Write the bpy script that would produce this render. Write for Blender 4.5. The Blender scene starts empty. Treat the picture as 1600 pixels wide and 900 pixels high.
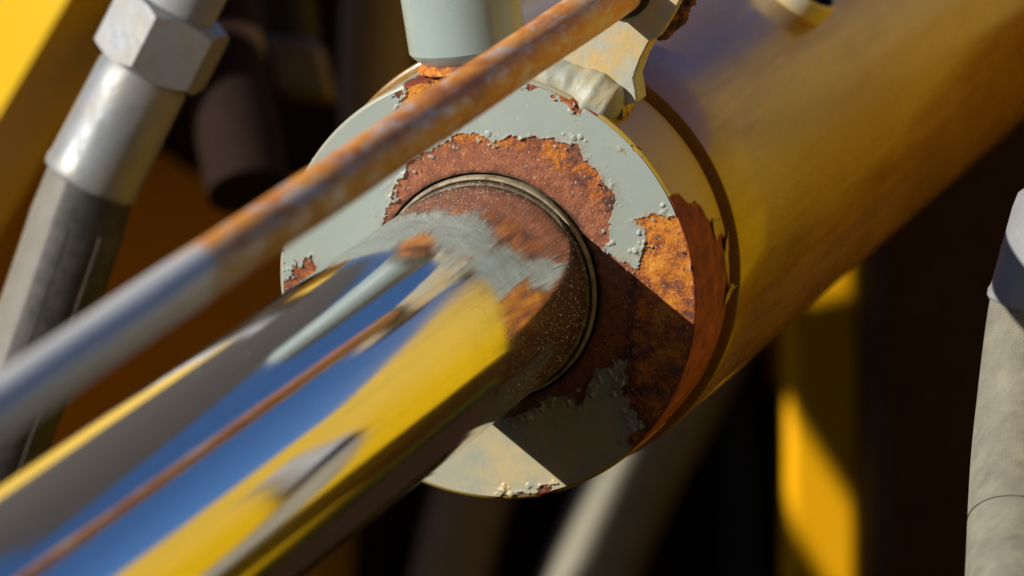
import bpy, bmesh, math, random
import numpy as np
from mathutils import Matrix, Vector

random.seed(7); rng = np.random.default_rng(7)
scene = bpy.context.scene

# ------------------------------------------------------------------ camera, sky, sun, exposure
PITCH = math.radians(12.0)                       # the camera looks down this much
CAM = Vector((0.0, 0.0, 1.30))
F_PX = 10327.0                                   # focal length in pixels of a 1600 px wide picture
cam_data = bpy.data.cameras.new('camera'); cam = bpy.data.objects.new('camera', cam_data)
scene.collection.objects.link(cam); scene.camera = cam
cam.location = CAM; cam.rotation_euler = (math.pi/2 - PITCH, 0, 0)
cam_data.sensor_width = 36.0; cam_data.lens = F_PX/1600*36.0
cam_data.clip_start = 0.05; cam_data.clip_end = 500
cam_data.dof.use_dof = True; cam_data.dof.focus_distance = 1.497
cam_data.dof.aperture_fstop = cam_data.lens/16.5; cam_data.dof.aperture_blades = 7

ROT = Matrix.Rotation(math.pi/2 - PITCH, 3, 'X')
RN = np.array(ROT)
def W(p):                                        # bench frame (x right, y up, -z away from the camera) -> world
    return np.asarray(p, float) @ RN.T + np.array(CAM)

# cylinder axis frame in the bench frame: AX runs along the cylinder away from the camera
AX = np.array([0.29994, 0.22539, -0.92695]); AX /= np.linalg.norm(AX)
QV = np.array([-0.59613, 0.80289, 0.00233]); QV -= AX*(QV@AX); QV /= np.linalg.norm(QV)
WV = np.cross(AX, QV)                            # QV, WV, AX: right-handed
C0 = np.array([-0.0058, 0.00009, -1.51515])
ALPHA = math.radians(35)                         # height of the sun over the plane of the gland's face
T = 0.257*WV - 0.966*QV; T /= np.linalg.norm(T)
SUN = -math.cos(ALPHA)*T - math.sin(ALPHA)*AX    # towards the sun
SUNW = Vector(RN @ SUN)

world = bpy.data.worlds.new('World'); scene.world = world; world.use_nodes = True
wn = world.node_tree.nodes; bg = wn['Background']
sky = wn.new('ShaderNodeTexSky'); sky.sky_type = 'NISHITA'; sky.sun_disc = False
sky.sun_elevation = math.asin(SUNW.z); sky.sun_rotation = math.atan2(SUNW.x, SUNW.y)
sky.dust_density = 0.9; sky.air_density = 1.0; sky.ozone_density = 9.0
world.node_tree.links.new(sky.outputs[0], bg.inputs[0]); bg.inputs[1].default_value = 0.08
sl = bpy.data.lights.new('sun', 'SUN'); so = bpy.data.objects.new('sun', sl); scene.collection.objects.link(so)
sl.energy = 5.0; sl.angle = math.radians(0.5); sl.color = (1.0, 0.94, 0.84)
so.rotation_euler = SUNW.to_track_quat('Z', 'Y').to_euler(); so.location = (0, 0, 5)
scene.view_settings.view_transform = 'Standard'; scene.view_settings.look = 'None'
scene.view_settings.exposure = 0.0; scene.view_settings.gamma = 1.0

# ------------------------------------------------------------------ helpers
def P3(px, py, z):                               # bench point seen at a photo pixel, z metres away
    return np.array([(px-800)/F_PX*z, -(py-450)/F_PX*z, -z])
def to_local(p): r = np.asarray(p)-C0; return np.array([r@WV, r@QV, r@AX])
def from_local(l): l = np.asarray(l, float); return C0 + l[..., 0:1]*WV + l[..., 1:2]*QV + l[..., 2:3]*AX
def on_plane(px, py, a):                         # cylinder coordinates of the point at axial station a
    v = np.array([px-800, -(py-450), -F_PX], float); t = ((C0+a*AX)@AX)/(v@AX)
    return to_local(v*t)

def hash3(i, j, k, s):
    n = (i*374761393 + j*668265263 + k*2147483647 + s*1274126177) & 0xffffffff
    n = ((n ^ (n >> 13))*1274126177) & 0xffffffff
    return ((n ^ (n >> 16)) & 0xffffff)/float(0xffffff)
def vnoise(p, s=0):
    p = np.asarray(p, float); f = np.floor(p).astype(np.int64); u = p-f; u = u*u*(3-2*u); r = 0
    for dx in (0, 1):
        for dy in (0, 1):
            for dz in (0, 1):
                r = r + hash3(f[:, 0]+dx, f[:, 1]+dy, f[:, 2]+dz, s)*(u[:, 0] if dx else 1-u[:, 0])*(u[:, 1] if dy else 1-u[:, 1])*(u[:, 2] if dz else 1-u[:, 2])
    return r*2-1
def fbm(p, sc, oc=4, s=0):
    r = 0; a = 1; t = 0
    for o in range(oc):
        r = r + a*vnoise(np.asarray(p)*sc + 17.3*o, s+o); t += a; a *= .55; sc *= 2.03
    return r/t
def sd_poly(P, poly):                            # signed distance to a polygon, negative inside
    poly = np.asarray(poly, float); d = np.full(len(P), 1e9); ins = np.zeros(len(P), bool)
    for a, b in zip(poly, np.roll(poly, -1, 0)):
        e = b-a; v = P-a; t = np.clip((v@e)/(e@e), 0, 1); d = np.minimum(d, np.hypot(*(v-t[:, None]*e).T))
        c = (a[1] > P[:, 1]) != (b[1] > P[:, 1])
        with np.errstate(all='ignore'): ins ^= c & (P[:, 0] < (b[0]-a[0])*(P[:, 1]-a[1])/(b[1]-a[1]+1e-15)+a[0])
    return np.where(ins, -d, d)
def domes(P, centres, radii, heights):
    h = np.zeros(len(P))
    for c, r, k in zip(centres, radii, heights):
        m = np.where((np.abs(P[:, 0]-c[0]) < r) & (np.abs(P[:, 1]-c[1]) < r))[0]
        q = 1-((P[m, 0]-c[0])**2+(P[m, 1]-c[1])**2)/(r*r); h[m] = np.maximum(h[m], k*np.sqrt(np.clip(q, 0, 1)))
    return h

def tag(o, label, cat, group=None):
    o['label'] = label; o['category'] = cat
    if group: o['group'] = group
    return o
def thing(name, label, cat, base, rot=None, group=None):
    o = bpy.data.objects.new(name, None); scene.collection.objects.link(o); o.empty_display_size = .02
    m = Matrix.Translation(Vector(W(base)))
    if rot is not None: m = m @ rot.to_4x4()
    o.matrix_world = m; o['_m'] = [x for r in m for x in r]
    return tag(o, label, cat, group)
def mesh_obj(name, verts, faces, mat, parent=None, local=False, uv=None, attrs=None, sharp=35, smooth=True):
    """verts in the bench frame (or in the thing's own frame when local)"""
    verts = np.asarray(verts, float)
    me = bpy.data.meshes.new(name)
    top = parent
    while top is not None and top.parent is not None: top = top.parent
    if not local:
        v = W(verts)
        if top is not None:
            m = np.array(Matrix([top['_m'][i*4:i*4+4] for i in range(4)]).inverted())
            v = v @ m[:3, :3].T + m[:3, 3]
    else:                                        # (w, q, a) cylinder coordinates -> the thing's own axes (q, w, a)
        v = verts[:, [1, 0, 2]]; faces = faces[:, ::-1] if isinstance(faces, np.ndarray) else [list(f)[::-1] for f in faces]
    off = None
    if top is None: off = (v.min(0)+v.max(0))/2; off[2] = v[:, 2].min(); v = v-off
    if isinstance(faces, np.ndarray):
        n, k = faces.shape
        me.vertices.add(len(v)); me.vertices.foreach_set('co', v.astype(np.float32).ravel())
        me.loops.add(n*k); me.loops.foreach_set('vertex_index', faces.astype(np.int32).ravel())
        me.polygons.add(n); me.polygons.foreach_set('loop_start', np.arange(0, n*k, k, dtype=np.int32))
        me.polygons.foreach_set('loop_total', np.full(n, k, np.int32)); me.update(calc_edges=True)
    else: me.from_pydata([tuple(x) for x in v], [], [tuple(f) for f in faces])
    if uv is not None:
        li = np.empty(len(me.loops), np.int32); me.loops.foreach_get('vertex_index', li)
        l = me.uv_layers.new(name='UVMap'); l.data.foreach_set('uv', np.asarray(uv, np.float32)[li].ravel())
    for k, a in (attrs or {}).items():
        at = me.attributes.new(k, 'FLOAT', 'POINT'); at.data.foreach_set('value', np.asarray(a, np.float32))
    me.validate()
    if smooth:
        me.polygons.foreach_set('use_smooth', np.ones(len(me.polygons), bool))
        if sharp: me.set_sharp_from_angle(angle=math.radians(sharp))
    me.materials.append(mat)
    o = bpy.data.objects.new(name, me); scene.collection.objects.link(o)
    if parent is not None: o.parent = parent
    if off is not None: o.location = off; o['_m'] = [x for r in Matrix.Translation(Vector(off)) for x in r]
    return o

def grid_faces(nu, nv, closed_u=False):          # index = i*nv + j
    i = np.arange(nu if closed_u else nu-1); j = np.arange(nv-1); I, J = np.meshgrid(i, j, indexing='ij'); I2 = (I+1) % nu
    return np.stack([I*nv+J, I2*nv+J, I2*nv+J+1, I*nv+J+1], -1).reshape(-1, 4)
def fix(v, f):                                   # outward normals through bmesh
    bm = bmesh.new(); vs = [bm.verts.new(x) for x in v]
    for q in f:
        try: bm.faces.new([vs[i] for i in q])
        except ValueError: pass
    bmesh.ops.remove_doubles(bm, verts=bm.verts, dist=1e-6); bmesh.ops.recalc_face_normals(bm, faces=bm.faces)
    bm.verts.index_update(); v2 = np.array([x.co[:] for x in bm.verts]); f2 = [[y.index for y in x.verts] for x in bm.faces]; bm.free()
    return v2, f2
def lathe(profile, org, axis, seg=96, close=False, ref=None, rough=0, seed=0):
    """profile: list of (radius, height along the axis)"""
    axis = np.asarray(axis, float)/np.linalg.norm(axis)
    u = np.cross(axis, [0.13, 0.2, 0.97] if ref is None else ref); u /= np.linalg.norm(u); v = np.cross(axis, u)
    pr = list(profile)+([profile[0]] if close else []); n = len(pr)
    th = np.arange(seg)*2*math.pi/seg; V = []
    for t in th:
        e = math.cos(t)*u+math.sin(t)*v
        for r, h in pr: V.append(np.asarray(org)+e*r+axis*h)
    V = np.array(V)
    if rough: V = V + np.stack([fbm(V, 260, 3, seed+k) for k in range(3)], 1)*rough
    return fix(V, [list(x) for x in grid_faces(seg, n, True)])
def spline(pts, n):
    pts = np.asarray(pts, float); p = np.vstack([2*pts[0]-pts[1], pts, 2*pts[-1]-pts[-2]]); out = []
    m = len(pts)-1
    for k in np.linspace(0, m-1e-6, n):
        i = int(k); t = k-i; a, b, c, e = p[i:i+4]
        out.append(.5*((2*b)+(-a+c)*t+(2*a-5*b+4*c-e)*t*t+(-a+3*b-3*c+e)*t**3))
    return np.array(out)
def tube(pts, rad, n=60, seg=40, ends=True, fn=None):
    c = spline(pts, n); rad = np.interp(np.linspace(0, 1, n), np.linspace(0, 1, len(np.atleast_1d(rad))), np.atleast_1d(rad)) if np.ndim(rad) else np.full(n, rad)
    tg = np.gradient(c, axis=0); tg /= np.linalg.norm(tg, axis=1)[:, None]
    u = np.cross(tg[0], [0, 0, 1.0]); u /= np.linalg.norm(u); V = []; UV = []
    s = np.r_[0, np.cumsum(np.linalg.norm(np.diff(c, axis=0), axis=1))]
    for i in range(n):
        u = u-tg[i]*(u@tg[i]); u /= np.linalg.norm(u); v = np.cross(tg[i], u)
        for k in range(seg+1):
            t = 2*math.pi*k/seg; r = rad[i]*(fn(i/(n-1), t) if fn else 1)
            V.append(c[i]+r*(math.cos(t)*u+math.sin(t)*v)); UV.append((t*rad[0], s[i]))
    f = grid_faces(n, seg+1)[:, ::-1]
    f = [list(x) for x in f]
    if ends: f.append(list(range(seg))); f.append([(n-1)*(seg+1)+k for k in range(seg)][::-1])
    return np.array(V), f, np.array(UV)
def prism(poly, z0, z1, frame):                  # polygon (2-D) extruded between z0 and z1; frame maps (x,y,z) to bench space
    n = len(poly); v = [frame((x, y, z0)) for x, y in poly]+[frame((x, y, z1)) for x, y in poly]
    f = [list(range(n)), list(range(n, 2*n))[::-1]]+[[i, (i+1) % n, n+(i+1) % n, n+i] for i in range(n)]
    return fix(np.array(v), f)
def bevel(o, w=.0004, seg=2):
    m = o.modifiers.new('bevel', 'BEVEL'); m.width = w; m.segments = seg; m.limit_method = 'ANGLE'; m.angle_limit = math.radians(40)
    return o

# ------------------------------------------------------------------ materials
class NT:
    def __init__(s, name):
        s.m = bpy.data.materials.new(name); s.m.use_nodes = True; s.t = s.m.node_tree; s.b = s.t.nodes['Principled BSDF']; s.out = s.t.nodes['Material Output']
    def n(s, kind, **kw):
        x = s.t.nodes.new('ShaderNode'+kind)
        for k, v in kw.items(): setattr(x, k, v)
        return x
    def l(s, a, b): s.t.links.new(a, b)
    def val(s, sock, v):
        if isinstance(v, (int, float)): sock.default_value = v
        elif isinstance(v, tuple): sock.default_value = v if len(v) == 4 or sock.type == 'VECTOR' else (*v, 1)
        else: s.l(v, sock)
    def co(s, which='Object', scale=(1, 1, 1)):
        c = s.n('TexCoord').outputs[which]; m = s.n('Mapping'); s.l(c, m.inputs[0]); m.inputs['Scale'].default_value = scale; return m.outputs[0]
    def noise(s, scale, detail=5, rough=.6, vec=None, dist=0):
        x = s.n('TexNoise'); s.l(vec if vec is not None else s.co(), x.inputs['Vector']); x.inputs['Scale'].default_value = scale
        x.inputs['Detail'].default_value = detail; x.inputs['Roughness'].default_value = rough; x.inputs['Distortion'].default_value = dist; return x.outputs[0]
    def vor(s, scale, feature='F1', vec=None, out=0):
        x = s.n('TexVoronoi', feature=feature); s.l(vec if vec is not None else s.co(), x.inputs['Vector']); x.inputs['Scale'].default_value = scale; return x.outputs[out]
    def ramp(s, v, *stops):
        x = s.n('ValToRGB'); s.val(x.inputs[0], v); e = x.color_ramp.elements
        while len(e) < len(stops): e.new(.5)
        for el, (p, c) in zip(e, stops): el.position = p; el.color = (*c, 1) if isinstance(c, tuple) else (c, c, c, 1)
        return x.outputs[0]
    def math(s, op, a, b=0.0, clamp=False):
        x = s.n('Math', operation=op, use_clamp=clamp); s.val(x.inputs[0], a); s.val(x.inputs[1], b); return x.outputs[0]
    def rng(s, v, a, b, c=0.0, d=1.0):
        x = s.n('MapRange'); s.val(x.inputs[0], v)
        for i, k in enumerate((a, b, c, d)): x.inputs[i+1].default_value = k
        return x.outputs[0]
    def mix(s, f, a, b, blend='MIX'):
        x = s.n('Mix', data_type='RGBA', blend_type=blend); s.val(x.inputs[0], f); s.val(x.inputs[6], a); s.val(x.inputs[7], b); return x.outputs[2]
    def attr(s, name): return s.n('Attribute', attribute_name=name).outputs['Fac']
    def bump(s, h, strength=.5, dist=.001, normal=None):
        x = s.n('Bump'); s.val(x.inputs['Height'], h); x.inputs['Strength'].default_value = strength; x.inputs['Distance'].default_value = dist
        if normal is not None: s.l(normal, x.inputs['Normal'])
        return x.outputs[0]
    def done(s, col=None, rough=None, metal=None, normal=None, **kw):
        for k, v in (('Base Color', col), ('Roughness', rough), ('Metallic', metal), ('Normal', normal)):
            if v is not None: s.val(s.b.inputs[k], v)
        for k, v in kw.items(): s.val(s.b.inputs[k.replace('_', ' ')], v)
        return s.m

GREY = (.325, .40, .375)
def rust_colour(t, shift=None, sc=1.0):
    n1 = t.noise(230*sc, 6, .65); n2 = t.noise(900*sc, 5, .7); n3 = t.noise(75*sc, 3, .5)
    v = t.math('ADD', t.math('MULTIPLY', n1, .62), t.math('ADD', t.math('MULTIPLY', n2, .42), t.math('MULTIPLY', n3, .10)))
    v = t.rng(v, .33, .82, .30, .80)
    if shift is not None: v = t.math('ADD', v, shift)
    return t.ramp(v, (.36, (.055, .028, .022)), (.47, (.16, .062, .04)), (.54, (.34, .095, .03)), (.61, (.60, .20, .018)), (.70, (.74, .30, .04)))
def mat_gland():
    t = NT('gland_paint_and_rust')
    paint, zone, bright = t.attr('paint'), t.attr('zone'), t.attr('bright')
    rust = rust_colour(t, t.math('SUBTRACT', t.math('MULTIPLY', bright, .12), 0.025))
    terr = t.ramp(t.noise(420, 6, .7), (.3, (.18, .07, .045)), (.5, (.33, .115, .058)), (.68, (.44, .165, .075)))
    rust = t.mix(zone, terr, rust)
    rust = t.mix(t.rng(t.noise(1500, 3, .6), .62, .70), rust, (.62, .52, .36))
    stain = t.attr('stain')
    p = t.mix(t.rng(t.noise(60, 5, .6), .35, .7, 0, .5), GREY, (.38, .44, .40))
    p = t.mix(t.math('MULTIPLY', stain, t.rng(t.noise(110, 7, .7), .3, .62)), p, (.62, .50, .27))
    p = t.mix(t.rng(t.noise(700, 4, .6), .66, .72, 0, .7), p, (.55, .55, .48))
    p = t.mix(t.math('MULTIPLY', t.attr('bleed'), .45), p, (.40, .22, .10))
    col = t.mix(t.math('MULTIPLY', t.attr('grease'), .85), t.mix(paint, rust, p), (.03, .02, .013))
    rough = t.math('ADD', t.math('MULTIPLY', paint, -.45), t.rng(t.noise(300), .3, .7, .78, .95))
    h = t.math('ADD', t.math('MULTIPLY', t.math('SUBTRACT', 1.0, paint), t.math('ADD', t.noise(1300, 5, .7), t.math('MULTIPLY', t.noise(3800, 3, .6), .4))), t.math('MULTIPLY', t.noise(900, 3, .5), .05))
    return t.done(col, rough, 0.0, t.bump(h, .8, .0003), Specular_IOR_Level=.4)
def mat_paint(name, col, rough=.35, coat=0.0, wear=.3, dirt=(.16, .11, .06), sc=1.0, bumpy=.12, d0=.58, d1=.72, spec=.5, streak=False):
    t = NT(name)
    c = t.mix(t.rng(t.noise(35*sc, 6, .65), .35, .75, 0, wear), col, tuple(min(1, x*1.25+.02) for x in col))
    c = t.mix(t.rng(t.noise(120*sc, 8, .72), d0, d1, 0, wear), c, dirt)
    c = t.mix(t.rng(t.vor(650*sc), 0.10, .04, 0, wear), c, (.6, .58, .5))
    r = t.rng(t.noise(90*sc, 5, .6), .3, .7, rough*.75, rough*1.35)
    if streak: r = t.math('ADD', r, t.rng(t.noise(1, 6, .7, t.co('Object', (240, 240, 14))), .45, .75, 0, .28))
    return t.done(c, r, 0.0, t.bump(t.noise(500*sc, 4, .6), bumpy, .0004), Coat_Weight=coat, Coat_Roughness=.12, Specular_IOR_Level=spec)
def mat_wall():                                  # painted side of the gland: grey paint with yellow bounce light painted in, rusted through
    t = NT('gland_wall_paint')
    paint = t.attr('paint')
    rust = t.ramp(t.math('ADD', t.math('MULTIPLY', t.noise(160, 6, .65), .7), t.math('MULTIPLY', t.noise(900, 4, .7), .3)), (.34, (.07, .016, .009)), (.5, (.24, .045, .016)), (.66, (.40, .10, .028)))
    p = t.mix(t.attr('yellow'), (.36, .36, .28), (.50, .33, .035))
    p = t.mix(t.rng(t.noise(200, 7, .7), .52, .75, 0, .5), p, (.26, .17, .07))
    return t.done(t.mix(paint, rust, p), t.math('ADD', t.math('MULTIPLY', paint, -.5), .82), 0.0,
                  t.bump(t.math('MULTIPLY', t.math('SUBTRACT', 1.0, paint), t.noise(1100, 5, .7)), .7, .0003), Specular_IOR_Level=.4)
def mat_chrome():
    t = NT('chromed_steel_dusty')
    xyz = t.n('SeparateXYZ'); t.l(t.n('TexCoord').outputs['Object'], xyz.inputs[0]); a = xyz.outputs['Z']
    near = t.rng(a, -.100, -.012)                # dust collects towards the wiper seal
    fine = t.vor(1000); spk = t.rng(fine, .25, .15)
    sparse = t.rng(t.noise(330, 4, .65), .30, .48)
    dens = t.math('MULTIPLY', t.math('MULTIPLY', spk, sparse), t.rng(near, 0, 1, .12, 1.0))
    big = t.math('MULTIPLY', t.rng(t.vor(260), .10, .06), t.rng(t.noise(60, 2), .5, .62))
    film = t.math('MULTIPLY', t.rng(t.noise(90, 7, .75), .32, .68), t.rng(near, .1, .7, .04, .58))
    streak = t.noise(1, 5, .6, t.co('Object', (420, 420, 9)))
    film = t.math('ADD', film, t.rng(streak, .5, .8, 0, .10))
    film = t.math('ADD', film, t.rng(t.noise(1, 3, .5, t.co('Object', (1500, 1500, 5))), .60, .72, 0, .16))
    film = t.math('MAXIMUM', film, t.rng(t.math('ADD', a, t.math('MULTIPLY', t.noise(180, 6, .7), .03)), -.004, .016, 0, .62))
    dust = t.math('MAXIMUM', t.math('MAXIMUM', dens, t.math('MULTIPLY', big, .6)), film, True)
    tan = t.n('Tangent', direction_type='RADIAL', axis='Z')
    t.done((.84, .84, .86), t.math('ADD', t.rng(t.noise(1, 5, .7, t.co('Object', (260, 260, 10))), .35, .72, .03, .10), t.math('MULTIPLY', near, .05)), 1.0, t.bump(t.noise(1, 5, .65, t.co('Object', (900, 900, 16))), .12, .0001), Anisotropic=.6, Anisotropic_Rotation=.25, Tangent=tan.outputs[0])
    d = t.n('BsdfDiffuse'); t.l(t.mix(t.rng(t.math('MAXIMUM', dens, big), .25, .6), t.mix(near, (.20, .17, .14), (.15, .095, .065)), (.92, .88, .78)), d.inputs[0])
    mx = t.n('MixShader'); t.l(dust, mx.inputs[0]); t.l(t.b.outputs[0], mx.inputs[1]); t.l(d.outputs[0], mx.inputs[2]); t.l(mx.outputs[0], t.out.inputs[0])
    return t.m
def mat_pipe():
    t = NT('rusted_steel_pipe')
    xyz = t.n('SeparateXYZ'); t.l(t.n('TexCoord').outputs['Object'], xyz.inputs[0]); a = xyz.outputs['Z']
    v = t.co('Object', (1, 1, .35))
    n1 = t.noise(190, 7, .7, v); rust = t.ramp(t.math('ADD', t.math('MULTIPLY', n1, .6), t.math('MULTIPLY', t.noise(60, 4, .6, v), .42)),
        (.34, (.24, .10, .06)), (.43, (.60, .19, .035)), (.52, (.86, .32, .03)), (.66, (.90, .55, .18)))
    steel = t.mix(t.noise(120, 5, .6, v), (.58, .60, .64), (.86, .87, .85))
    bare = t.rng(t.math('ADD', t.noise(150, 6, .7, v), t.rng(a, -.235, -.305, -.40, .95)), .52, .72)
    spots = t.rng(t.noise(240, 7, .75, v), .50, .62, 0, .95)
    bare = t.math('MAXIMUM', bare, t.math('MULTIPLY', spots, .8))
    return t.done(t.mix(bare, rust, steel), t.mix(bare, (.50, .50, .50), (.36, .36, .36)), t.math('MULTIPLY', bare, .12), t.bump(t.noise(700, 6, .7), .45, .0004), Specular_IOR_Level=.6)
def mat_metal(name, col, rough, wear=.25, metal=1.0):
    t = NT(name)
    c = t.mix(t.rng(t.noise(110, 6, .65), .4, .75, 0, wear), col, (.32, .26, .17))
    return t.done(c, t.rng(t.noise(160, 5, .6), .3, .7, rough*.8, rough*1.3), metal, t.bump(t.noise(420, 5, .65), .25, .0005))
def mat_rubber(name, col, dust, rough=.6, amount=.5):
    t = NT(name)
    c = t.mix(t.rng(t.noise(140, 7, .7), .35, .68, 0, amount), col, dust)
    c = t.mix(t.rng(t.vor(420), .12, .06, 0, .35*amount), c, (.4, .36, .28))
    return t.done(c, rough, 0.0, t.bump(t.noise(650, 5, .7), .25, .0004), Specular_IOR_Level=.25)
def mat_weave():
    t = NT('woven_hose_cover')
    uv = t.n('TexCoord').outputs['UV']
    def wave(rot, sc):
        m = t.n('Mapping'); t.l(uv, m.inputs[0]); m.inputs['Rotation'].default_value = (0, 0, rot)
        x = t.n('TexWave'); t.l(m.outputs[0], x.inputs[0]); x.inputs['Scale'].default_value = sc; x.inputs['Distortion'].default_value = .4; x.inputs['Detail'].default_value = 1; return x.outputs['Fac']
    h = t.math('MULTIPLY', wave(math.radians(57), 520), wave(math.radians(-57), 520))
    n = t.noise(120, 7, .7)
    c = t.mix(t.rng(n, .3, .7), (.20, .185, .145), (.36, .335, .255))
    c = t.mix(t.rng(h, .1, .6, .25, 0), c, (.08, .075, .06))
    c = t.mix(t.rng(t.noise(45, 5, .65), .55, .75, 0, .6), c, (.42, .38, .28))
    return t.done(c, .85, 0.0, t.bump(t.math('ADD', h, t.math('MULTIPLY', t.noise(300, 6, .7), 1.2)), .55, .0004))

M_GLAND, M_WALL, M_CHROME, M_PIPE = mat_gland(), mat_wall(), mat_chrome(), mat_pipe()
M_GREY = mat_paint('grey_enamel', GREY, .30, .35, .35, (.33, .25, .12))
M_BARREL = mat_paint('ochre_enamel_barrel', (.255, .122, .002), .22, .45, .40, (.12, .06, .008), .5, spec=.5, streak=True)
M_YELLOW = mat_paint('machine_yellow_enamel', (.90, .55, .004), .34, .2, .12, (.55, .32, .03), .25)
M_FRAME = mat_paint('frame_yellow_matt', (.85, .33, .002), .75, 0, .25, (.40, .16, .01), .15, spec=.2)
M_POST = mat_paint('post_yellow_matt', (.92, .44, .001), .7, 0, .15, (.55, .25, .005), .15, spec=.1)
M_LUG = mat_paint('grey_paint_ochre_dust', (.42, .44, .36), .55, 0, .85, (.68, .45, .14), .8, .5, .40, .60)
M_WELD = mat_paint('grey_painted_weld', (.36, .39, .33), .45, 0, .6, (.52, .40, .18), 1.2, .5, .42, .62)
M_SEAL = mat_paint('wiper_seal_brass', (.36, .31, .20), .5, 0, .8, (.12, .075, .04), 2, .3, .45, .62)
M_GROOVE = mat_paint('dark_grease', (.025, .019, .015), .5, 0, .3, (.06, .04, .02))
def mat_rust(name, shift, sc=1.0):
    t = NT(name); return t.done(rust_colour(t, shift, sc), .85, 0.0, t.bump(t.noise(1100, 5, .7), .6, .0005))
M_RUST = mat_rust('orange_rust', .04); M_DARKRUST = mat_rust('dark_rust', -.10)
M_ZINC = mat_metal('zinc_plated_steel', (.29, .31, .325), .48, .7, .4)
M_ZINCD = mat_rubber('dull_blue_grey_plating', (.24, .25, .27), (.36, .36, .35), .5, .5)
def mat_hose():
    t = NT('black_rubber_sunlit_side')
    xyz = t.n('SeparateXYZ'); t.l(t.n('TexCoord').outputs['UV'], xyz.inputs[0]); u = xyz.outputs['X']
    n = t.noise(140, 7, .7)
    side = t.math('MULTIPLY', t.rng(u, 4.70, 4.76), t.rng(t.noise(500, 5, .7), .25, .45, .7, 1.0))   # paler dusty band painted in for the sunlit side between the ridges
    black = t.mix(t.rng(n, .42, .70, 0, .75), (.030, .027, .025), (.12, .105, .095))
    dust = t.mix(n, (.15, .135, .11), (.26, .235, .195))  # paler mix for the painted sunlit band
    c = t.mix(side, black, dust); c = t.mix(t.rng(t.vor(420), .12, .06, 0, .35), c, (.4, .36, .28))  # dust here is the colour of the painted sunlit band
    return t.done(c, .6, 0.0, t.bump(t.noise(650, 5, .7), .25, .0004))
M_RUBBER = mat_hose()
M_RUBPALE = mat_rubber('pale_grey_rubber', (.20, .18, .145), (.32, .29, .23), .75, .7)  # paler grey rubber for one moulded ridge
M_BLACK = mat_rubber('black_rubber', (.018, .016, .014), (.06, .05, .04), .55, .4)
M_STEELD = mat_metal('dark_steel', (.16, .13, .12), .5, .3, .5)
M_DGREY = mat_rubber('dark_grey_blocker', (.035, .030, .028), (.085, .072, .06), .6, .8)
M_DKBROWN = mat_rubber('very_dark_brown', (.014, .005, .0015), (.028, .010, .003), .85, .4)  # near-black brown, stands in for deep shade on background plates
M_OLIVE = mat_rubber('olive_hose', (.30, .28, .21), (.38, .34, .26), .7, .5)
M_BROWNHOSE = mat_rubber('brown_dusty_hose', (.24, .175, .11), (.34, .26, .17), .7, .5)
M_WEAVE = mat_weave()

# ------------------------------------------------------------------ large structure behind: yellow machine frame, with added light blockers
def bench(p): return np.asarray(p, float)
def plate(name, label, poly, z0, z1, frame=bench, cat='plate', mat=None):
    v, f = prism(poly, z0, z1, frame); o = mesh_obj(name, v, f, mat or M_YELLOW, smooth=True, sharp=30)
    bevel(o, .004, 3); return tag(o, label, cat)
def cdt_plate(name, label, outer, holes, z0, z1, frame, cat, mat):
    """a plate with openings cut through it"""
    from mathutils.geometry import delaunay_2d_cdt
    def ccw(p): return p if sum(a[0]*b[1]-b[0]*a[1] for a, b in zip(p, p[1:]+p[:1])) > 0 else p[::-1]
    outer = ccw(outer); holes = [ccw(h) for h in holes]
    pts = [Vector(p) for p in outer]; faces = [list(range(len(outer)))]
    for h in holes: k = len(pts); pts += [Vector(p) for p in h]; faces.append(list(range(k, k+len(h))))
    vs, es, fs, ov, oe, of = delaunay_2d_cdt(pts, [], faces, 0, 1e-6)
    keep = [f for f, o in zip(fs, of) if 0 in o and not any(i > 0 for i in o)]
    n = len(vs); V = [frame((p.x, p.y, z0)) for p in vs]+[frame((p.x, p.y, z1)) for p in vs]
    cnt = {}
    for f in keep:
        for a, b in zip(f, f[1:]+f[:1]): cnt[(a, b)] = 1
    F = [list(f) for f in keep]+[[i+n for i in f][::-1] for f in keep]+[[b, a, a+n, b+n] for (a, b) in cnt if (b, a) not in cnt]
    v, f = fix(np.array(V), F)
    return tag(mesh_obj(name, v, f, mat, smooth=False), label, cat)

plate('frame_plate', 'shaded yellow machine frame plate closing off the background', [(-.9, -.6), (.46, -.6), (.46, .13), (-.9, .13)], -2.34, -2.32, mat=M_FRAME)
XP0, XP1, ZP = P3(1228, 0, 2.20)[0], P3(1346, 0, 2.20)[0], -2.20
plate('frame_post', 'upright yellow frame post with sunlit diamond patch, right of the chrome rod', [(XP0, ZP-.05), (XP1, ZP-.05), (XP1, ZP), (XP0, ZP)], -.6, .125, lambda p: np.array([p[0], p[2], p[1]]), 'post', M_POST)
v, f = prism([(.0, -2.34), (.32, -2.34), (.32, -2.06), (.0, -2.06)], .135, .147, lambda p: np.array([p[0], p[2], p[1]]))
tag(mesh_obj('sky_blocker_post', v, f, M_FRAME), 'added yellow plate over the post, unseen above the view, blocking sky light', 'plate')  # added unseen plate that keeps sky light off the post
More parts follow.
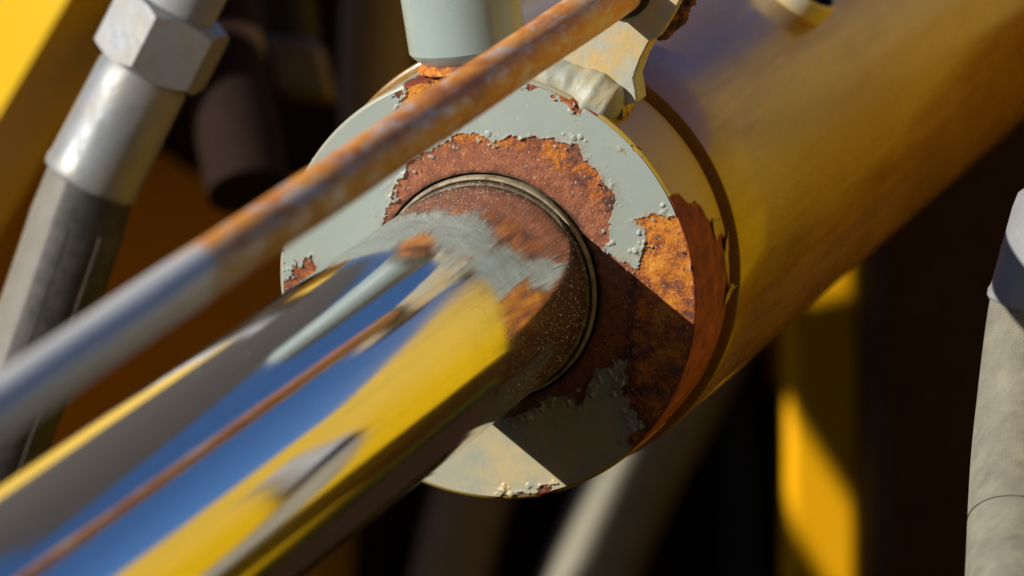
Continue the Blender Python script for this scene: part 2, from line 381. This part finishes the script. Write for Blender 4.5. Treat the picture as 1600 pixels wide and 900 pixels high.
# yellow boom plate at the upper left: with an added slotted cover it shades the frame behind it
BA = math.radians(16)                            # turned a little towards the sun
bo = P3(105, 0, 1.86); bx = np.array([math.cos(BA), 0, math.sin(BA)]); bz = np.array([-math.sin(BA), 0, math.cos(BA)])
def bframe(p): return bo + p[0]*bx + p[1]*np.array([0, 1.0, 0]) + p[2]*bz
def sun_to_boom(p):                              # where the sun ray that reaches p crosses the boom plate
    t = ((bo-p)@bz)/(SUN@bz); r = p+t*SUN-bo; return (float(r@bx), float(r[1]))
hole1 = [sun_to_boom(P3(x, y, 2.20)) for x, y in [(1212, 640), (1242, 612), (1262, 640), (1390, 842), (1390, 960), (1330, 945), (1238, 790), (1212, 755)]]  # openings shaped to cast the sun patches behind
hole2 = [sun_to_boom(P3(x, y, 2.20)) for x, y in [(1200, 440), (1290, 400), (1370, 400), (1370, 480), (1322, 492), (1300, 500), (1282, 486)]]
hole3 = [sun_to_boom(P3(x, y, 2.225)) for x, y in [(1000, 640), (1052, 630), (1020, 740), (950, 900), (880, 980), (790, 980), (850, 860), (930, 740)]]
e = np.array([.537, .844])
outer = [tuple(e*.10), tuple(e*-.6), (-1.0, -.55), (-1.0, -.03), (-.30, -.03), (-.18, .0844)]
upper = [tuple(e*.090), (-.170, .076), (-.293, -.038), (-1.0, -.038), (-1.0, .42), tuple(e*.45)]
boom = cdt_plate('boom_plate', 'bright sunlit yellow boom plate in the upper left corner', outer, [], -.003, 0, bframe, 'plate', M_YELLOW)
en = np.array([e[1], -e[0]])                      # thick bar along the free edge of the boom plate
v, f = prism([tuple(e*.088-en*.006), tuple(e*.088-en*.0006), tuple(e*-.6-en*.0006), tuple(e*-.6-en*.006)], -.060, -.0032, bframe)
ebar = mesh_obj('edge_bar', v, f, M_YELLOW, boom); bevel(ebar, .001, 2)
cdt_plate('boom_sun_blocker', 'added dark grey sun blocker with slots above the yellow boom plate, mirrored along the rod', upper, [hole1, hole2, hole3], -.0065, -.0035, bframe, 'plate', M_DGREY)  # added cover out of view, its slots cut to shape the sun patches
v, f = prism([(-1.35, -1.2), (-1.30, -1.2), (-1.30, .45), (-1.35, .45)], -1.5, .45, bench)
tag(mesh_obj('sky_blocker_left', v, f, M_STEELD), 'added dark panel left of the view, unseen, blocking sky light', 'panel')  # added unseen panel, cuts sky fill from the left
v, f = prism([(-.42, -1.35), (1.4, -1.35), (1.4, 1.2), (-.42, 1.2)], .56, .60, lambda p: np.array([p[0], p[2], p[1]]))
tag(mesh_obj('sky_blocker_top', v, f, M_YELLOW), 'added wide yellow slab overhead, unseen, blocking sky light', 'blocker')  # added unseen slab, cuts sky fill from above
v, f = prism([(-.55, -1.2), (1.6, -1.2), (1.6, .556), (-.55, .556)], .45, .50, bench)
tag(mesh_obj('sky_blocker_rear', v, f, M_STEELD), 'added dark panel behind the camera, unseen, blocking sky light', 'panel')  # added unseen panel, cuts sky fill from behind the camera
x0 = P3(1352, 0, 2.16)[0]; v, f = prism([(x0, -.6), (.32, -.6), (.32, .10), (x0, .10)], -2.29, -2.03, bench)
tag(mesh_obj('dark_shade_box', v, f, M_DKBROWN), 'very dark brown box right of the yellow post, added for shade there', 'plate')  # added dark box: shade in its colour, and it blocks bounce onto the post
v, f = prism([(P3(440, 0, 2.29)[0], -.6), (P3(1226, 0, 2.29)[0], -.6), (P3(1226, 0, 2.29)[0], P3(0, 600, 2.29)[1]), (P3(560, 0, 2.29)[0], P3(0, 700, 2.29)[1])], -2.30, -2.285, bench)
tag(mesh_obj('dark_shade_sheet', v, f, M_DKBROWN), 'dark sheet added low in the background behind the blurred hoses, in place of shade', 'plate')  # added sheet, background shade put in by its dark colour
# yellow side plate out of the frame on the right; the rod and barrel mirror it
sp0 = np.array([.235, 0, -1.50]); sd_ = np.array([.36, 0, -.93]); sd_ /= np.linalg.norm(sd_); sn = np.cross([0, 1, 0], sd_)
plate('side_plate', 'yellow boom side plate beside the cylinder, mirrored in the chrome rod', [(-.12, -.50), (1.1, -.50), (1.1, .76), (.94, .66), (.30, .205), (.14, .16), (-.12, .10)], 0, .012, lambda p: sp0+p[0]*sd_+np.array([0, p[1], 0])+p[2]*sn)

# ------------------------------------------------------------------ the hydraulic cylinder
RB = .0522
cyl_rot = ROT @ Matrix((QV, WV, AX)).transposed()
cyl = thing('hydraulic_cylinder', 'hydraulic cylinder with rusting grey gland, chrome rod and ochre barrel', 'cylinder', C0, cyl_rot)
# barrel, dark groove and gland core
def loc_lathe(profile, seg=128):
    th = np.arange(seg)*2*math.pi/seg; n = len(profile)
    V = np.array([(r*math.cos(t), r*math.sin(t), a) for t in th for r, a in profile])
    return fix(V, [list(x) for x in grid_faces(seg, n, True)])
v, f = loc_lathe([(.0465, .0295), (.0514, .0297), (.0520, .0301), (RB, .0309), (RB, .055), (RB, .12), (RB, .25), (RB, .42), (.0518, .4205), (.001, .4205)], 192)
barrel = mesh_obj('barrel', v, f, M_BARREL, cyl, True)
v, f = loc_lathe([(.0470, .0240), (.0470, .0350)], 160)
mesh_obj('groove', v, f, M_GROOVE, cyl, True)
# chrome rod
RR = .0252
v, f = loc_lathe([(.001, .03), (RR, .03), (RR, .01), (RR, 0), (RR, -.05), (RR, -.1), (RR, -.2), (RR, -.3), (RR, -.46), (RR-.001, -.461), (.001, -.461)], 256)
mesh_obj('piston_rod', v, f, M_CHROME, cyl, True)
# wiper seal: a lip standing proud of the face
v, f = loc_lathe([(.0264, .006), (.0264, .0002), (.0263, -.0009), (.0261, -.0014), (.0258, -.0015), (.0256, -.0014), (.0254, -.0008), (.0253, -.0006), (.0253, .006)], 192)
mesh_obj('wiper_seal', v, f, M_SEAL, cyl, True)

# gland face: a fine polar grid, paint layer proud of the rusted steel
def pp(pts, a=0.0): return [tuple(on_plane(x, y, a)[:2]) for x, y in pts]
R1 = pp([(596, 362), (606, 330), (618, 297), (640, 258), (672, 236), (700, 218), (735, 203), (765, 222), (800, 214), (850, 214), (902, 228), (925, 262), (948, 288), (966, 322), (958, 362), (950, 392), (985, 420), (1008, 455),
         (1010, 520), (1000, 560), (973, 562), (940, 570), (923, 589), (907, 628), (880, 615), (853, 622), (822, 640), (775, 652), (700, 600), (640, 470)])
R2 = pp([(990, 340), (1012, 336), (1040, 334), (1066, 326), (1110, 500), (1100, 560), (1080, 620), (1040, 670), (1003, 702), (978, 690), (1004, 662), (985, 634), (970, 610), (985, 565), (990, 500), (1000, 455), (984, 424), (1000, 402), (1010, 372)])
R3 = pp([(462, 404), (472, 416), (482, 398), (494, 425), (500, 452), (470, 466), (432, 470), (430, 446), (455, 436)])
R4 = pp([(626, 152), (640, 132), (668, 116), (700, 90), (770, 85), (770, 128), (720, 150), (690, 162), (650, 166)])
R5 = pp([(750, 792), (790, 776), (850, 772), (870, 790), (800, 800)])
BLOBS = [(1010, 168, 3), (983, 216, 4), (690, 232, 5)]
nr, nt = 150, 1300
rads = np.linspace(.0270, .0494, nr); ths = np.arange(nt)*2*math.pi/nt
TH, RD = np.meshgrid(ths, rads, indexing='ij'); X, Y = (RD*np.cos(TH)).ravel(), (RD*np.sin(TH)).ravel()
P2 = np.c_[X, Y]; P23 = np.c_[X, Y, 0*X]
wx = fbm(P23, 300, 5, 11)*.0021+fbm(P23, 1100, 4, 15)*.0010; wy = fbm(P23+.5, 300, 5, 21)*.0021+fbm(P23+.5, 1100, 4, 25)*.0010
PW = P2+np.c_[wx, wy]
s1, s2, s3, s4, s5 = (sd_poly(PW, r) for r in (R1, R2, R3, R4, R5))
sd = np.minimum.reduce([s1, s2, s3*1.0, s4, s5])
rim_chip = .0494-RD.ravel()-.0007-.0016*np.clip(fbm(P23, 190, 4, 41)-.28, 0, 1)*4
sd = np.minimum(sd, np.where(fbm(P23, 190, 4, 41) > .33, rim_chip, 1))
islands = fbm(P23, 700, 3, 51)                    # flakes of paint left standing in the rust
paint = np.clip((sd+.00005)/.00012, 0, 1)
band = (sd < 0) & (sd > -.0022) & (islands > .42) & (np.minimum(s1, s2) > -.0024)
paint = np.where(band, 1, paint)
# blisters along the broken paint edge
cand = rng.choice(len(P2), 60000, replace=False)
cand = cand[(sd[cand] > .0002) & (sd[cand] < .0024)]
keep = cand[fbm(P23[cand], 260, 3, 61) > .10][:300]
rb = .0002+.00055*rng.random(len(keep))**2; bl = domes(P2+np.c_[fbm(P23, 1500, 2, 63), fbm(P23, 1500, 2, 64)]*.00022, P2[keep], rb, rb*rng.uniform(.25, .7, len(keep)))
bl = bl+np.clip(fbm(P23, 800, 4, 66)-.05, 0, 1)*.0011*np.exp(-np.clip(sd, 0, 1)/.0011)*np.clip(fbm(P23, 130, 2, 67)*3+.5, 0, 1)
hh = paint*(.00022+bl+np.exp(-np.clip(sd, 0, 1)/.0007)*.00016*(1+fbm(P23, 500, 3, 71))) + (1-paint)*(fbm(P23, 620, 4, 81)*.00016+fbm(P23, 1900, 2, 85)*.00008)
dring = np.clip((np.hypot(X, Y)-.0325-.0012*fbm(P23, 300, 4, 91))/.0025, 0, 1)
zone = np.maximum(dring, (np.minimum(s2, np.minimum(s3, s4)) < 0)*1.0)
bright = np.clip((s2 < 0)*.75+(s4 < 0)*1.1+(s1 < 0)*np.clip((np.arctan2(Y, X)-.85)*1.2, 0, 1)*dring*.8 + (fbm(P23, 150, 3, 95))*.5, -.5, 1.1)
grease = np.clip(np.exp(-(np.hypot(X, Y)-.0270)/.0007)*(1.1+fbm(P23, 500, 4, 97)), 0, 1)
bright = bright-.8*np.clip((-Y-.016)/.022, 0, 1)  # redder, darker rust down-sun, deepening the rod's shadow in the colour
stain = np.clip((-Y-.014)/.02, 0, 1)*np.clip((.008-X)/.012, 0, 1)*1.0+.12
V = np.c_[X, Y, -hh]
fc = grid_faces(nt, nr, True)
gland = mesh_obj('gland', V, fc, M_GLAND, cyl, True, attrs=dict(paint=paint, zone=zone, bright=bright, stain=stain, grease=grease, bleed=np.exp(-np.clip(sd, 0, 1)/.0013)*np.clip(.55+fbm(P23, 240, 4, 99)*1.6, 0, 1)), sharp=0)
v, f = loc_lathe([(.0266, .0022), (.0270, .0020), (.0270, -.0001)], 160); mesh_obj('bore', v, f, M_GROOVE, gland, True)
# gland rim wall
na = 110; aa = np.r_[np.linspace(0, .0006, 6), np.linspace(.0009, .0262, na-9), .0266, .0266, .0266]
rr_ = np.r_[np.full(6, 0), np.full(na-6, .05)]; rr_[:6] = .0494+.0006*np.sin(np.linspace(0, 1, 6)*math.pi/2); aa[:6] = .0006*(1-np.cos(np.linspace(0, 1, 6)*math.pi/2)); rr_[-2] = .0485; rr_[-1] = .0465
TT, AA = np.meshgrid(ths, aa, indexing='ij'); RW = np.meshgrid(ths, rr_, indexing='ij')[1]
tt, av = TT.ravel(), AA.ravel(); S3 = np.c_[np.cos(tt)*.05, np.sin(tt)*.05, av]
def wall_pt(px, py):                              # (arc, axial) of the wall point seen at a pixel
    vv = np.array([px-800, -(py-450), -F_PX], float); vv /= np.linalg.norm(vv); vp = vv-(vv@AX)*AX; cp = C0-(C0@AX)*AX
    A = vp@vp; B = -2*vp@cp; D = max(B*B-4*A*(cp@cp-.0025), 0); l = to_local(vv*((-B-math.sqrt(D))/(2*A)))
    return (math.atan2(l[1], l[0])*.05, l[2])
RWP = [wall_pt(x, y) for x, y in [(1056, 306), (1076, 318), (1092, 322), (1104, 346), (1130, 372), (1132, 420), (1138, 450), (1128, 520), (1100, 590), (1060, 650), (1020, 695), (985, 720), (960, 735)]]+[(-.10, .004), (-.10, -.004)]
RWP += [(wall_pt(1070, 620)[0], -.004), (wall_pt(1056, 306)[0]+.001, -.004)]
arc = np.where(tt > math.pi, tt-2*math.pi, tt)*.05
PWl = np.c_[arc, av]+np.c_[fbm(S3, 260, 5, 111), fbm(S3, 260, 5, 121)]*.0019
sw = np.minimum(sd_poly(PWl, RWP), np.where(fbm(S3, 170, 4, 131) > .38, av-.0012, 1)+.0)
TOPR = [wall_pt(x, y) for x, y in [(632, 132), (700, 95), (760, 92), (770, 120), (700, 128), (650, 148)]]
sw = np.minimum(sw, sd_poly(PWl, TOPR))
pw = np.clip((sw+.00005)/.00015, 0, 1)
hw = pw*(.00025+np.exp(-np.clip(sw, 0, 1)/.001)*.00030*(1+fbm(S3, 300, 3, 141)))+(1-pw)*fbm(S3, 700, 4, 151)*.0001
rw = RW.ravel()+hw*(RW.ravel() > .0499)
yel_bounce = np.clip(.95-np.clip((arc-.012)/.020, 0, 1)+.25*fbm(S3, 90, 4, 161), 0, 1)  # yellow bounce light painted towards the right of the wall
mesh_obj('gland_rim', np.c_[np.cos(tt)*rw, np.sin(tt)*rw, av], grid_faces(nt, na, True), M_WALL, gland, True, attrs=dict(paint=pw, yellow=yel_bounce), sharp=0)
# loose flakes of paint lifting off the rim
def flake(px, py, size, lift, twist, seed):
    s, a = wall_pt(px, py); t0 = s/.05; n = 7; V = []
    for i in range(n):
        for j in range(n):
            u, w_ = i/(n-1)-.5, j/(n-1)-.5; k = 1+.35*math.sin(3*u+seed)+.25*math.cos(5*w_+seed*2)
            du, dv = u*size*k, w_*size*.7*k; r = .0503+lift*max(0, u+.5+twist*w_)**1.6
            V.append((math.cos(t0+du/.05)*r, math.sin(t0+du/.05)*r, a+dv))
    o = mesh_obj('paint_flake', V, [list(x) for x in grid_faces(n, n)], M_WFLAKE, gland, True)
    m = o.modifiers.new('thick', 'SOLIDIFY'); m.thickness = .00025; return o
M_WFLAKE = mat_paint('ochre_paint_flake', (.42, .28, .05), .5, 0, .4)
for a in [(1118, 360, .0042, .0007, .6, 1), (1132, 378, .0036, .0010, -.5, 2), (1136, 455, .0042, .0014, .3, 4)]: flake(*a)

# port boss standing on the rim, with its weld collar
def radial(th): return math.cos(th)*WV+math.sin(th)*QV
def boss(th, a, r0, prof, mat, seg, name='port_boss', parent=cyl):
    er = radial(th); org = C0+AX*a+er*r0; v, f = lathe(prof, org, er, seg); return mesh_obj(name, v, f, mat, parent, sharp=24)
thb = math.radians(59.3)
pb = boss(thb, .0095, .0, [(.0104, .0495), (.0106, .0518), (.0112, .0523), (.0131, .0541), (.0135, .0547), (.01365, .062), (.0140, .08), (.0142, .095), (.0136, .0958), (.0080, .0958), (.0080, .088), (.0005, .088)], M_GREY, 96)
v, f = lathe([(.0100, .0500), (.0122, .0500), (.0118, .0508), (.0109, .0516), (.0100, .0522)], C0+AX*.0095, radial(thb), 120, rough=.0007, seed=5)
mesh_obj('weld_bead', v, f, M_RUST, pb)
# flattened shoulder of the casting left of the boss
# lug plate that carries the pipe
A_L = .0060
lug_px = [(846, 150), (842, 122), (880, 60), (930, 0), (975, -50), (1035, -60), (1082, -38), (1070, -10), (1058, 14), (1040, 44), (1030, 58), (1016, 66), (1001, 92), (990, 122), (996, 160), (920, 180)]
lug_poly = [tuple(on_plane(x, y, A_L)[:2]) for x, y in lug_px]
def refine(poly, step, amp, seed, skip=lambda p: False):
    out = []; n = len(poly)
    for i in range(n):
        a, b = np.array(poly[i]), np.array(poly[(i+1) % n]); k = max(1, int(np.linalg.norm(b-a)/step)); nn = np.array([b[1]-a[1], a[0]-b[0]])/np.linalg.norm(b-a)
        for j in range(k):
            p = a+(b-a)*j/k; out.append(tuple(p+nn*amp*float(vnoise(np.array([[p[0]*900, p[1]*900, seed]]), seed)[0])))
    return out
v, f = prism(refine(lug_poly, .0025, .00018, 3), A_L, A_L+.0075, lambda p: from_local(np.array(p)))
lug = mesh_obj('lug', v, f, M_LUG, cyl, sharp=30); bevel(lug, .0005, 2)
# its weld: a lumpy fillet between the rim and the plate
def bead(path, rad, seed, mat, parent, lump=.35, freq=420):
    v, f, uv = tube(path, rad, 90, 28); L = np.array([to_local(p) for p in v])
    nrm = v-np.repeat(spline(path, 90), 29, 0); ripples = .5+.5*np.sin(np.repeat(np.arange(90), 29)*.62+fbm(v, 120, 2, seed)*3)
    v = v+nrm*(lump*fbm(v, freq, 4, seed)+.03*ripples)[:, None]
    return mesh_obj('weld_bead', v, f, mat, parent, uv=uv)
def rimpt(deg, r, a): t = math.radians(deg); return from_local(np.array([math.cos(t)*r, math.sin(t)*r, a]))
bead([rimpt(d_, .0510, .0056) for d_ in (15.2, 16.6, 19, 24, 28, 32, 37, 42, 47)], [.0003, .0036, .0052, .0056, .0050, .0046, .0042, .0036, .002], 31, M_WELD, lug, .22, 150)
bead([rimpt(17.2, .0505, a) for a in (.005, .008, .011, .0145, .0175)], [.0028, .0030, .0027, .0024, .0012], 37, M_BARREL, lug, .35, 330)
# ragged rusty right-hand edge of the lug
ed = [from_local(np.append(on_plane(x, y, A_L)[:2], A_L+.0045)) for x, y in [(1019, 66), (1030, 54), (1043, 34), (1056, 10), (1068, -14)]]
bead(ed, [.0008, .0019, .0026, .0024, .0026], 45, M_DARKRUST, lug, .8, 500)
# small round plug welded to the barrel at the top of the view
th2 = math.radians(14); a2 = .150
pl = boss(th2, a2, 0, [(.0094, .0505), (.0098, .0535), (.0100, .0566), (.0097, .0572), (.0090, .0572), (.0088, .0568), (.0088, .0535)], M_LUG, 64, 'open_port')
boss(th2, a2, 0, [(.0088, .0566), (.0087, .0535), (.0005, .0535)], M_BLACK, 48, 'port_bore', pl)

# ------------------------------------------------------------------ rusty pipe through the lug, parallel to the rod
pw_, pq_ = on_plane(985, -25, .012)[:2]
pipe = thing('steel_pipe', 'thin rusty steel pipe crossing diagonally in front of the grey gland', 'pipe', from_local(np.array([pw_, pq_, 0])).ravel(), cyl_rot)
end = to_local(P3(0, 637, 1.163)); dv = (end-np.array([pw_, pq_, .012]))/(end[2]-.012)
def pipe_c(a): return np.array([pw_+dv[0]*(a-.012), pq_+dv[1]*(a-.012), a])
def pfn(seed):
    return lambda s, t: 1+.012*math.sin(7*s*6+seed)+.008*math.sin(3*t+s*40)
cs = [from_local(pipe_c(a)).ravel() for a in np.linspace(.06, -.48, 12)]
v, f, uv = tube(cs, .00535, 220, 40, True, pfn(1)); mesh_obj('pipe_tube', v, f, M_PIPE, pipe, uv=uv)
v, f = lathe([(.0052, -.001), (.0064, -.001), (.0067, .0), (.0066, .0010), (.0060, .0016), (.0054, .0016)], from_local(pipe_c(A_L-.0002)).ravel(), -AX, 48)
mesh_obj('grommet', v, f, M_BLACK, pipe)

# ------------------------------------------------------------------ hose on the left: nut, ferrule, rubber hose with moulded ridges
ZL = 1.64; KL = ZL/1.61
hl = thing('hydraulic_hose', 'black rubber hose with silver ferrule and hex nut at the upper left', 'hose', P3(60, 760, ZL))
fa, fb = P3(140, 283, ZL), P3(228, 110, ZL-.006); ax = (fb-fa)/np.linalg.norm(fb-fa); FL = np.linalg.norm(fb-fa)
rf = .0117*KL
hp = [fa+ax*.0008, P3(107, 390, ZL+.002), P3(55, 540, ZL+.004), P3(-1, 700, ZL+.006), P3(-71, 900, ZL+.008), P3(-160, 1150, ZL+.01)]
RH = .0118*KL
v, f, uv = tube(hp, [.0108*KL, RH, RH, RH, RH, RH, RH, RH, RH], 90, 84); uv[:, 0] /= RH; hb = mesh_obj('rubber_cover', v, f, M_RUBBER, hl, uv=uv)
def ridge(deg, w_, mat):                               # a moulded ridge along the hose
    c = spline(hp, 90); tg = np.gradient(c, axis=0); tg /= np.linalg.norm(tg, axis=1)[:, None]
    side = np.cross(tg, [0, 0, 1.0]); side /= np.linalg.norm(side, axis=1)[:, None]; fr = np.cross(side, tg); fr *= np.sign(fr[:, 2:3])
    t = math.radians(deg); p = c+RH*.995*(math.sin(t)*side+math.cos(t)*fr)
    v, f, uv = tube(p[12:], w_, 90, 8); return mesh_obj('ridge', v, f, mat, hb)
ridge(4, .00022, M_BLACK); ridge(-36, .0003, M_RUBPALE)
v, f = lathe([(.0108*KL, .001), (.0115*KL, -.0004), (rf+.0003, 0), (rf+.0006, .0015), (rf+.0002, .003), (rf, FL*.5), (rf-.0002, FL*.93), (.0108*KL, FL), (.0080, FL+.0006)], fa, ax, 72)
mesh_obj('ferrule', v, f, M_ZINC, hl)
def hex_nut(org, axis, r_in, h, mat, parent, rot=0.0, name='hex_nut'):
    axis = np.asarray(axis)/np.linalg.norm(axis); u = np.cross(axis, [0, 0, 1.0]); u /= np.linalg.norm(u); w_ = np.cross(axis, u); seg = 72; V = []
    for k in range(seg):
        t = 2*math.pi*k/seg; rh = r_in/math.cos(((t % (math.pi/3))-math.pi/6)); dz = (rh-r_in)*.75; e_ = math.cos(t+rot)*u+math.sin(t+rot)*w_
        for r, z in ((r_in*.62, -.0002), (r_in*.97, 0), (rh, dz), (rh, h-dz), (r_in*.97, h), (r_in*.62, h+.0002)): V.append(org+e_*r+axis*z)
    v, f = fix(np.array(V), [list(x) for x in grid_faces(seg, 6, True)]); return mesh_obj(name, v, f, mat, parent, sharp=18)
hex_nut(fb+ax*.0005, ax, .0132*KL, .0165*KL, M_ZINC, hl, math.radians(20))
v, f = lathe([(.0082, .016), (.0098, .017), (.0098, .05), (.0005, .05)], fb, ax, 48); mesh_obj('adapter', v, f, M_ZINCD, hl)

# ------------------------------------------------------------------ hose on the right: woven cover under a steel ferrule
ZR = 1.512
hr = thing('braided_hose', 'dusty grey woven hose with pale steel ferrule at the right edge', 'hose', P3(1600, 920, ZR))
hc = [P3(1596, 1200, ZR-.125), P3(1596, 1030, ZR-.088), P3(1599, 900, ZR-.058), P3(1604, 740, ZR-.018), P3(1615, 620, ZR-.003), P3(1630, 500, ZR), P3(1650, 400, ZR)]
v, f, uv = tube(hc, .0128, 110, 72); hcov = mesh_obj('woven_cover', v, f, M_WEAVE, hr, uv=uv)
fo = P3(1634, 478, ZR); fx = P3(1690, 270, ZR-.004)-fo; fx /= np.linalg.norm(fx)
v, f = lathe([(.0124, -.001), (.0132, -.0014), (.0137, -.0008), (.0138, .0006), (.0134, .0018), (.0132, .020), (.0128, .0235), (.0112, .0255), (.0090, .026), (.0090, .05), (.0005, .05)], fo, fx, 80)
mesh_obj('ferrule', v, f, M_ZINCD, hr)
cc = spline(hc, 110); i0 = 62
v, f, uv = tube(cc[58:62], .01284, 4, 60, False)
# a wrap line across the weave
tg = cc[44]-cc[43]; tg /= np.linalg.norm(tg); u_ = np.cross(tg, [0, 0, 1.0]); u_ /= np.linalg.norm(u_); w_ = np.cross(tg, u_)
ring = [cc[44]+.01285*(math.cos(t)*u_+math.sin(t)*w_)+tg*(.0075*math.sin(t)-.0022*math.cos(t)) for t in np.linspace(0, 2*math.pi, 60)]
v, f, uv = tube(ring, .00016, 100, 6); mesh_obj('wrap_seam', v, f, M_BLACK, hcov)

# ------------------------------------------------------------------ blurred hoses and fittings behind
def back_hose(label, pts, rad, mat, group=None, name='background_hose'):
    v, f, uv = tube([P3(*p) for p in pts], rad, 50, 36); return tag(mesh_obj(name, v, f, mat, uv=uv), label, 'hose', group)
back_hose('pale olive-grey hose, out of focus below the gland', [(1110, 520, 2.24), (1050, 640, 2.24), (985, 760, 2.24), (915, 920, 2.24), (850, 1100, 2.24)], .0160, M_OLIVE)
back_hose('brown dusty hose, out of focus below the chrome rod', [(790, 560, 2.25), (760, 700, 2.25), (725, 820, 2.25), (690, 960, 2.25), (660, 1100, 2.25)], .0135, M_BROWNHOSE)
back_hose('black hose shape added in the dark gap behind the gland, left of the post', [(1130, 480, 2.262), (1150, 640, 2.262), (1165, 800, 2.262), (1175, 1000, 2.262)], .0125, M_BLACK)  # black tube put in place of the shaded gap
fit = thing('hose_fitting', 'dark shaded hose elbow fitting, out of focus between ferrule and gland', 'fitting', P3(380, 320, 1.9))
v, f, uv = tube([P3(*p) for p in [(330, -120, 1.92), (340, 20, 1.91), (352, 110, 1.90), (372, 210, 1.89), (388, 300, 1.88)]], [.0115, .0115, .0120, .0122, .0118], 50, 36); mesh_obj('elbow', v, f, M_DKBROWN, fit)
v, f = lathe([(.0005, 0), (.0112, .0), (.0122, .002), (.0122, .010), (.0105, .011), (.0005, .011)], P3(352, 115, 1.9), P3(340, 20, 1.91)-P3(352, 110, 1.90), 48); mesh_obj('collar', v, f, M_BROWNHOSE, fit)
blk = thing('valve_block', 'dark brown-grey valve block, out of focus behind the hose fitting', 'block', P3(470, 200, 1.96))
v, f = prism([(P3(x, y, 1.98)[0], P3(x, y, 1.98)[1]) for x, y in [(425, 55), (505, 70), (530, 165), (440, 150)]], -1.99, -1.955, bench); bevel(mesh_obj('block_face', v, f, M_STEELD, blk), .003, 3)
v, f = prism([(P3(x, y, 2.225)[0], P3(x, y, 2.225)[1]) for x, y in [(150, -160), (720, -160), (720, 150), (560, 215), (500, 262), (430, 285), (300, 270), (215, 215)]], -2.27, -2.225, bench); bevel(mesh_obj('block_body', v, f, M_DKBROWN, blk), .006, 3)
v, f, uv = tube([P3(*p) for p in [(455, 70, 1.97), (445, -20, 1.97), (440, -130, 1.97)]], .009, 20, 28); mesh_obj('block_pipe', v, f, M_BLACK, blk)
v, f, uv = tube([P3(*p) for p in [(600, -140, 2.05), (592, 0, 2.05), (588, 140, 2.05), (596, 330, 2.05)]], .0115, 30, 32)
tag(mesh_obj('frame_tube', v, f, M_BROWNHOSE), 'brown upright tube, out of focus left of the port boss', 'tube')
v, f = prism([(P3(x, y, 1.72)[0], P3(x, y, 1.72)[1]) for x, y in [(800, 15), (1000, 15), (1000, -50), (800, -50)]], -1.74, -1.715, bench)
tag(bevel(mesh_obj('pale_bracket', v, f, M_GREY), .002, 2), 'pale grey bracket edge at the top, behind boss and pipe', 'bracket')
